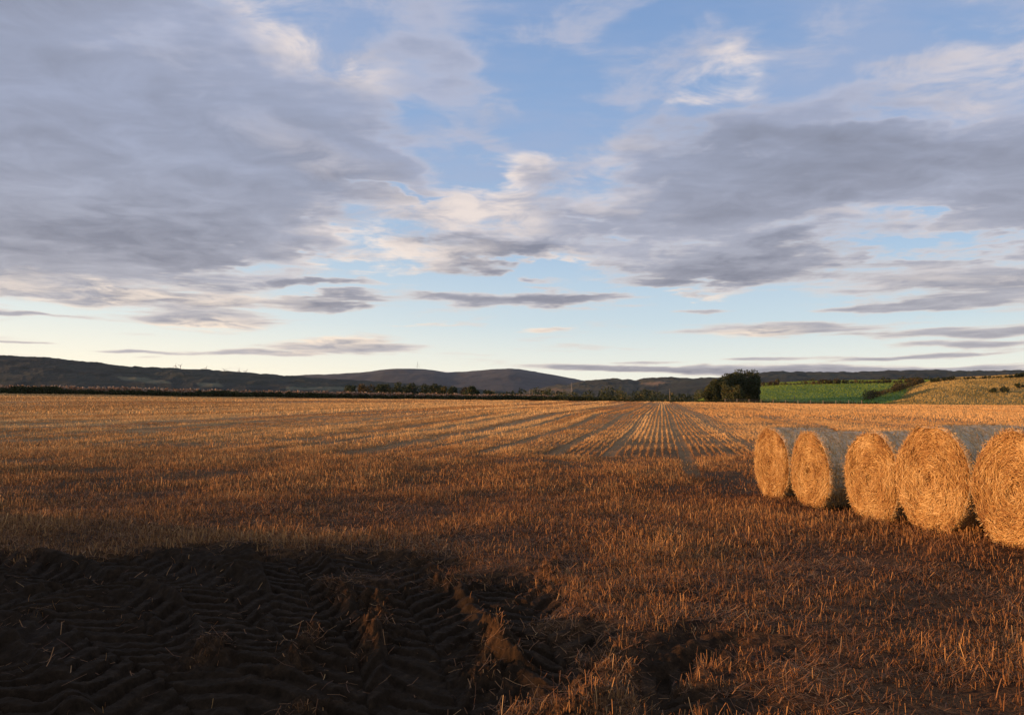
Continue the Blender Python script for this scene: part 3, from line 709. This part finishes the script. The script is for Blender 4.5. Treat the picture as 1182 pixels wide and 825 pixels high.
# pale verge and wire fence under the green field
def fence(a0, a1, off, n, label):
    root = None
    for k in range(n):
        a = a0 + (a1 - a0) * k / (n - 1); R = float(edge_r(a)) + off; x, y = R * math.sin(R_(a)), R * math.cos(R_(a)); z = gz(x, y)
        if root is None: root = empty('fence', (x, y, z)); tag(root, label, 'fence'); o0 = (x, y, z)
        b = Bag(); b.bar((x - o0[0], y - o0[1], z - o0[2] - .3), (x - o0[0], y - o0[1], z - o0[2] + 1.35), .11, 6, .9); b.build('post', WOOD, root)
        if k:
            w = Bag()
            for hh in (.5, .85, 1.2): w.bar((lx, ly, lz + hh), (x - o0[0], y - o0[1], z - o0[2] + hh), .012, 4, .5)
            w.build('wire', STEEL, root)
        lx, ly, lz = x - o0[0], y - o0[1], z - o0[2]
fence(14.5, 23, -1.2, 12, 'pale post and wire fence along the foot of the green field')

# ------------------------------------------------------------------ masts, poles, pylon, turbines
def pylon(px, ytop, Y, label):
    x, y, zt = at(px, ytop, Y); zb = gz(x, y); h = zt - zb
    root = empty('pylon', (x, y, zb), .5); tag(root, label, 'pylon')
    w0, w1 = h * .11, h * .02
    for sx in (-1, 1):
        for sy in (-1, 1):
            b = Bag(); b.bar((sx * w0, sy * w0, -.3), (sx * w1, sy * w1, h * .62), .20, 5); b.bar((sx * w1, sy * w1, h * .62), (0, 0, h), .13, 5); b.build('leg', STEEL, root)
    b = Bag()
    for k in range(7):
        t0, t1 = k / 7, (k + 1) / 7; a0 = w0 + (w1 - w0) * t0; a1 = w0 + (w1 - w0) * t1
        for (ax, ay), (bx, by) in (((-1, -1), (1, -1)), ((1, -1), (1, 1)), ((1, 1), (-1, 1)), ((-1, 1), (-1, -1))):
            b.bar((ax * a0, ay * a0, h * .62 * t0), (bx * a1, by * a1, h * .62 * t1), .09, 4); b.bar((bx * a0, by * a0, h * .62 * t0), (ax * a1, ay * a1, h * .62 * t1), .09, 4)
    b.build('bracing', STEEL, root)
    for zf, l in ((.64, .17), (.77, .22), (.90, .15)):
        b = Bag(); L = h * l
        for s in (-1, 1): b.bar((0, .3, h * zf), (s * L, 0, h * zf), .12, 5); b.bar((0, 0, h * (zf + .04)), (s * L, 0, h * zf), .09, 5)
        b.build('crossarm', STEEL, root)
pylon(660, 441, 900, 'lattice steel pylon standing over the valley woodland')
def pole(px, ytop, Y, label, r=.16, arms=True):
    x, y, zt = at(px, ytop, Y); zb = gz(x, y); h = zt - zb
    root = empty('utility_pole', (x, y, zb), .3); tag(root, label, 'pole', 'utility poles beyond the field')
    b = Bag(); V, Q = tube([(0, 0, -.3), (0, 0, h)], [r * 1.2, r * .8], 7); b.add(V, Q, .6); b.build('post', WOOD, root)
    if arms:
        b = Bag(); b.box(-1.1, -.07, h - .55, 1.1, .07, h - .38, .6); b.build('crossarm', WOOD, root)
pole(611.5, 448.5, 560, 'pale twin pole, left one of the close pair by the woodland edge'); pole(614.6, 449, 560, 'pale twin pole, right one of the close pair by the woodland edge')
pole(641.5, 449, 520, 'single pale pole between the twin poles and the lattice pylon'); pole(773, 448.5, 480, 'single pale pole before the woods, left of the dark tree clump')
pole(917, 457, 322, 'short pole at the foot of the green field', .12, False)
def turbine(px, yhub, ztip, label, rot):
    Y = 5900.; x, y, zh = at(px, yhub, Y); zb = at(px, yhub + 8.5, Y)[2]; h = zh - zb
    root = empty('wind_turbine', (x, y, zb), rng.uniform(-.3, .3)); tag(root, label, 'wind turbine', 'wind turbines on the far left hill')
    b = Bag(); V, Q = tube([(0, 0, 0), (0, 0, h)], [2.4, 1.5], 8); b.add(V, Q, .4); b.build('tower', WHITE, root, True)
    b = Bag(); b.box(-2, -5, h - 2, 2, 5, h + 2, .4); b.build('nacelle', WHITE, root)
    for k in range(3):
        a = rot + k * 2.094; b = Bag(); V, Q = tube([(0, -6, h), (math.sin(a) * 12, -6, h + math.cos(a) * 12), (math.sin(a) * ztip, -6, h + math.cos(a) * ztip)], [1.2, 1.5, .4], 6); b.add(V, Q, .4); b.build('blade', WHITE, root)
for px, yh, lab, rt in [(203, 422.3, 'wind turbine on the far hill, first of the close left pair', .2), (208.4, 422, 'wind turbine on the far hill, second of the close left pair', .9), (238, 425, 'lone wind turbine between the close left pair and the right ones', .5),
                        (259, 427, 'wind turbine on the far hill, third from the right end', 1.3), (276, 428, 'wind turbine on the far hill, second from the right end', .1), (284, 428.6, 'rightmost wind turbine on the far hill above the dark ridge', .7)]:
    turbine(px, yh, 22, lab, rt)
x, y, zt = at(482, 417, 5000); zb = at(482, 430, 5000)[2]
root = empty('radio_mast', (x, y, zb)); tag(root, 'slender radio mast on the top of the distant grey hill', 'mast')
b = Bag(); b.bar((0, 0, 0), (0, 0, zt - zb), .6, 6); b.build('mast', STEEL, root)
b = Bag()
for k in range(3):
    a = k * 2.094; b.bar((0, 0, (zt - zb) * .85), (math.cos(a) * 28, math.sin(a) * 28, 0), .25, 4)
b.build('guy_wire', STEEL, root)

# ------------------------------------------------------------------ light
SUN_AZ = R_(80); SUN_EL = R_(4.3)                                  # direction the light travels (from +Y towards +X); height of the sun
sl = bpy.data.lights.new('sun', 'SUN'); sl.energy = 5.0; sl.angle = R_(.5); sl.color = (1., .53, .215)
so = bpy.data.objects.new('sun', sl); COL.objects.link(so)
from mathutils import Vector
so.rotation_euler = Vector((math.sin(SUN_AZ) * math.cos(SUN_EL), math.cos(SUN_AZ) * math.cos(SUN_EL), -math.sin(SUN_EL))).to_track_quat('-Z', 'Y').to_euler()

world = bpy.data.worlds.new('World'); scene.world = world; world.use_nodes = True
wt = world.node_tree; wt.nodes.clear(); nt = NT(wt)
SKY = .12
out = nt.n('ShaderNodeOutputWorld'); bg = nt.n('ShaderNodeBackground', {'Strength': SKY}); wt.links.new(bg.outputs[0], out.inputs[0])
sky = nt.n('ShaderNodeTexSky'); sky.sky_type = 'NISHITA'; sky.sun_disc = False; sky.sun_elevation = SUN_EL
sky.sun_rotation = math.atan2(-math.sin(SUN_AZ), -math.cos(SUN_AZ)); sky.altitude = 50; sky.air_density = 1.0; sky.dust_density = .6; sky.ozone_density = 1.5
dirv = nt.n('ShaderNodeTexCoord').outputs['Generated']
sx = nt.n('ShaderNodeSeparateXYZ', {0: dirv}); X, Yv, Z = sx.outputs
az = nt.math('ARCTAN2', X, Yv); el = nt.math('ARCSINE', Z)
# cloud deck: directions met with a flat layer, so that it crowds towards the horizon
zz = nt.math('ADD', nt.math('MAXIMUM', Z, 0.), .07)
pl = nt.n('ShaderNodeCombineXYZ', {0: nt.math('DIVIDE', X, zz), 1: nt.math('DIVIDE', Yv, zz), 2: 0.}).outputs[0]
def off(v): return nt.vec('ADD', pl, v)
w1 = nt.noise(off((0.3, 4.1, 0.)), 1.1, 5, .6, 0, '2D'); w2 = nt.noise(off((7.3, 2.1, 5.)), 1.1, 5, .6, 0, '2D')
big = nt.noise(off((3.7, 11.2, 2.)), 1.2, 7, .58, 0, '2D')
fine = nt.noise(off((1.7, 5.2, 9.)), 4.2, 6, .62, .4, '2D')
wispy = nt.noise(nt.n('ShaderNodeMapping', {'Vector': pl, 'Scale': (1.2, 3.6, 1.), 'Rotation': (0, 0, -.45)}).outputs[0], 1.3, 6, .6, 0, '2D')
damp = nt.mr(el, R_(4), R_(14), .0, 1.)
streak = nt.noise(nt.n('ShaderNodeCombineXYZ', {0: nt.math('MULTIPLY', az, 7.), 1: nt.math('MULTIPLY', el, 75.), 2: 0.}).outputs[0], 1., 5, .6, .3, '2D')
azw = nt.math('MULTIPLY_ADD', nt.math('MULTIPLY', nt.math('SUBTRACT', w1, .5), nt.mr(el, R_(4), R_(14), .0, 1.)), .26, az)
elw = nt.math('MULTIPLY_ADD', nt.math('MULTIPLY', nt.math('SUBTRACT', w2, .5), damp), .20, el)
lo1 = nt.noise(nt.n('ShaderNodeCombineXYZ', {0: nt.math('MULTIPLY', az, 9.), 1: nt.math('MULTIPLY', el, 30.), 2: 0.}).outputs[0], 1., 3, .55, 0., '2D')
elw = nt.math('MULTIPLY_ADD', nt.math('SUBTRACT', lo1, .5), .012, elw)
ae = nt.n('ShaderNodeCombineXYZ', {0: azw, 1: elw, 2: 0.}).outputs[0]
turned = {0: ae}
def blobs(lst):
    tot = None
    for px, py, rx, ry, rot, wgt in lst:
        rot = int(round(rot / 10.)) * 10; c, s_ = math.cos(R_(rot)), math.sin(R_(rot))
        if rot not in turned: turned[rot] = nt.n('ShaderNodeCombineXYZ', {0: nt.vec('DOT_PRODUCT', ae, (c, s_, 0)), 1: nt.vec('DOT_PRODUCT', ae, (-s_, c, 0)), 2: 0.}).outputs[0]
        a, e = azel(px, py); a, e = a * c + e * s_, -a * s_ + e * c
        m = nt.n('ShaderNodeVectorMath', {0: turned[rot], 1: (F / rx, F / ry, 0), 2: (-a * F / rx, -e * F / ry, 0)}, operation='MULTIPLY_ADD').outputs[0]
        v = nt.mr(nt.vec('LENGTH', m), 1.3, .1, 0., wgt)
        tot = v if tot is None else nt.math('ADD', tot, v)
    return tot
# masses of the broken deck, the openings in it, and the parts the low sun reaches
MASS = [(110, 110, 330, 200, -6, .85), (285, 150, 220, 130, -18, .62), (90, 275, 270, 50, 0, .5), (430, 110, 110, 100, -30, .20), (190, 262, 190, 34, -5, .35), (-150, 150, 260, 220, 0, .6),
        (980, 220, 330, 90, 2, .70), (790, 250, 190, 80, 8, .50), (830, 312, 170, 24, 3, .62), (1120, 325, 190, 28, 0, .6), (1070, 110, 200, 100, 0, .30), (1350, 200, 260, 200, 0, .6), (640, 60, 300, 130, 0, .26), (720, 90, 90, 30, -20, .15), (520, 60, 60, 25, -30, .28), (600, 130, 70, 16, 10, .25), (560, 165, 60, 14, -10, .25), (690, 130, 50, 14, 0, .2),
        (560, 295, 120, 26, 2, .75), (610, 345, 150, 14, 0, .95), (378, 327, 85, 9, 0, .85), (390, 351, 75, 9, 0, .8), (220, 350, 130, 12, 0, .7), (60, 325, 130, 25, 0, .5), (560, 240, 120, 50, 0, .60), (640, 200, 80, 25, 20, .3), (350, 280, 90, 22, 0, .32),
        (245, 370, 100, 11, 0, .8), (395, 399, 95, 12, 0, .9), (280, 407, 90, 4.5, 0, .75), (150, 406, 50, 2.4, 0, .6), (40, 362, 60, 3, 0, .6), (480, 376, 90, 2.6, 0, .5), (30, 395, 40, 2, 0, .5),
        (890, 383, 140, 9, 0, .85), (1120, 383, 120, 6, 0, .75), (1040, 354, 100, 6, 0, .85), (815, 357, 50, 5, 0, .7), (1120, 396, 100, 5, 0, .75), (720, 425, 140, 6, 0, 1.), (900, 426, 150, 9, 0, 1.05), (1050, 429, 170, 6, 0, .85), (1060, 411, 100, 2.6, 0, .7), (880, 414, 60, 2.2, 0, .6), (740, 417, 60, 2.2, 0, .6), (630, 383, 40, 2.2, 0, .5), (460, 431, 70, 3, 0, .45), (800, 340, 40, 5, 0, .5)]
HOLE = [(640, 120, 130, 55, -40, .42), (540, 175, 120, 26, -12, .35), (880, 20, 160, 50, 10, .30), (330, 290, 100, 12, 10, .30), (720, 335, 90, 9, 0, .5), (1080, 292, 130, 7, 4, .35), (640, 10, 120, 40, 0, .20), (600, 320, 170, 10, 0, .45), (455, 207, 80, 8, 0, .55), (390, 285, 90, 14, 0, .45), (150, 85, 90, 10, 20, .2), (1130, 268, 90, 8, 0, .4), (960, 50, 110, 22, 20, .4), (480, 130, 40, 40, -30, .25), (760, 60, 90, 20, 20, .3), (1000, 120, 90, 10, 10, .25), (700, 235, 60, 8, 0, .25)]
LIT = [(360, 22, 110, 40, -30, .8), (832, 108, 50, 22, 0, .9), (790, 130, 50, 10, 0, .5), (630, 190, 70, 20, 20, .7), (540, 235, 120, 50, 0, .85), (450, 295, 110, 40, 0, .8), (660, 310, 60, 14, 0, .5), (230, 345, 130, 14, 0, .7), (60, 340, 120, 14, 0, .6),
       (1060, 60, 90, 40, 0, .4), (1000, 268, 90, 12, 0, .45), (380, 394, 80, 9, 0, .95), (250, 372, 80, 9, 0, .8), (470, 375, 80, 4, 0, .6), (330, 405, 70, 5, 0, .6), (870, 384, 60, 7, 0, .85), (800, 340, 50, 8, 0, .7), (1100, 318, 120, 12, 0, .3), (630, 383, 40, 4, 0, .7), (230, 378, 90, 5, 0, .6), (330, 170, 130, 40, -15, .2), (720, 205, 60, 20, 0, .3)]
DARK = [(420, 225, 130, 40, -5, .4), (110, 275, 210, 24, 0, .5), (960, 190, 200, 50, 0, .45), (560, 298, 110, 18, 0, .8), (830, 315, 150, 16, 0, .6), (600, 346, 130, 9, 0, .5), (370, 328, 70, 7, 0, .5), (1130, 332, 140, 10, 0, .4), (780, 160, 220, 60, 0, .15), (390, 352, 60, 6, 0, .5), (240, 322, 40, 8, 0, .5), (230, 352, 110, 7, 0, .4), (720, 427, 140, 5, 0, .4), (900, 428, 150, 7, 0, .4), (930, 388, 90, 4, 0, .4)]
thick = nt.math('SUBTRACT', blobs(MASS), blobs(HOLE))
cen = lambda v, k: nt.math('MULTIPLY', nt.math('SUBTRACT', v, .5), k)
low = nt.mr(el, R_(5), R_(12), .30, 1.)
tex = nt.math('ADD', nt.math('ADD', cen(big, 1.5), cen(fine, 1.15)), cen(wispy, .55))
dens = nt.math('ADD', thick, nt.math('MULTIPLY', tex, low))
dens = nt.math('ADD', dens, nt.math('MULTIPLY', cen(streak, 1.5), nt.mr(el, R_(6), R_(13), 1., .12)))
# away from the photographed part of the sky the deck is simply broken cloud
dens = nt.math('ADD', dens, nt.mr(nt.math('ABSOLUTE', az), R_(38), R_(75), 0., .30)); dens = nt.math('ADD', dens, nt.mr(el, R_(28), R_(45), 0., .25))
dens = nt.math('MULTIPLY', dens, nt.mr(el, R_(.3), R_(3), .75, 1.))
cover = nt.mr(dens, nt.mr(el, R_(3), R_(12), .14, -.03), .60)
core = nt.mr(dens, .22, 1.0)
shade = nt.math('ADD', nt.math('ADD', nt.math('MULTIPLY', core, .50), nt.math('MULTIPLY', blobs(DARK), .75)), nt.math('ADD', cen(fine, -.95), cen(wispy, .35)), clamp=True)
dark = nt.mix(nt.mr(el, R_(2), R_(22)), (.19, .19, .235), (.19, .208, .268))
veil = nt.mix(nt.mr(el, R_(2), R_(20)), (.47, .45, .47), (.335, .375, .505))
lit = nt.mix(nt.mr(el, R_(1), R_(14)), (.82, .68, .54), (.78, .67, .60))
cl = nt.mix(shade, veil, dark)
edge = nt.math('MULTIPLY', nt.mr(dens, .75, .25), nt.mr(el, R_(4), R_(18), .55, .16))
litm = nt.math('ADD', nt.math('MULTIPLY', blobs(LIT), nt.mr(nt.math('ADD', cen(fine, 1.), cen(big, .8)), -.22, .16)), edge, clamp=True)
cl = nt.mix(litm, cl, lit)
K = .90 / SKY
def scale(c, k):
    o_ = nt.vec('MULTIPLY', c, (k, k, k)); return o_
# clear air: the Nishita sky, graded towards the pale evening colours low down and blue overhead
warm = nt.mr(az, R_(-34), R_(12))
e01 = nt.math('DIVIDE', el, R_(30))
airL = nt.ramp(e01, [(0, (1.18, 1.0, .70)), (.09, (1.08, 1.0, .80)), (.2, (.78, .84, .82)), (.38, (.43, .59, .76)), (.62, (.28, .43, .67)), (.95, (.20, .33, .59))])
airR = nt.ramp(e01, [(0, (1.02, .95, .76)), (.09, (.88, .90, .81)), (.2, (.58, .71, .79)), (.38, (.37, .53, .74)), (.62, (.27, .41, .66)), (.95, (.19, .32, .58))])
air = scale(nt.mix(warm, airL, airR), .80 / SKY)
veilm = nt.math('MULTIPLY', nt.mr(nt.math('ADD', nt.math('MULTIPLY', w2, .55), nt.math('MULTIPLY', wispy, .45)), .38, .62), nt.mr(el, R_(9), R_(17), 0., .55))
base = nt.mix(.90, sky.outputs[0], air)
base = nt.mix(veilm, base, scale(nt.mix(.35, veil, (.22, .32, .52)), K))
col = nt.mix(nt.math('MULTIPLY', cover, .94), base, scale(cl, K))
wt.links.new(col, bg.inputs[0])
world.cycles.sampling_method = 'MANUAL'; world.cycles.sample_map_resolution = 256

# ------------------------------------------------------------------ haze
b = Bag(); b.box(-5600, -150, -16, 5600, 7200, 420)
def haze_nodes(): 
    m = bpy.data.materials.new('haze'); m.use_nodes = True; t = m.node_tree; t.nodes.clear(); n_ = NT(t)
    o = n_.n('ShaderNodeOutputMaterial'); v = n_.n('ShaderNodeVolumePrincipled', {'Color': (.80, .86, .95, 1), 'Density': 1.5e-5, 'Anisotropy': .2})
    t.links.new(v.outputs[0], o.inputs['Volume']); return m
hz = b.build('haze', haze_nodes()); tag(hz, 'thin evening haze over the valley and hills', 'haze', kind='stuff')

# ------------------------------------------------------------------ camera and colour
cam = bpy.data.cameras.new('camera'); cam.sensor_width = 36; cam.lens = 36 * F / 1182; cam.clip_start = .05; cam.clip_end = 30000
co = bpy.data.objects.new('camera', cam); COL.objects.link(co); co.location = (0, 0, H); co.rotation_euler = (math.pi / 2 + PITCH, 0, 0)
scene.camera = co
scene.view_settings.view_transform = 'Standard'; scene.view_settings.look = 'None'; scene.view_settings.exposure = 0.45; scene.view_settings.gamma = 1; scene.view_settings.use_curve_mapping = False
scene.cycles.max_bounces = 5; scene.cycles.diffuse_bounces = 2; scene.cycles.volume_bounces = 0; scene.cycles.use_denoising = True
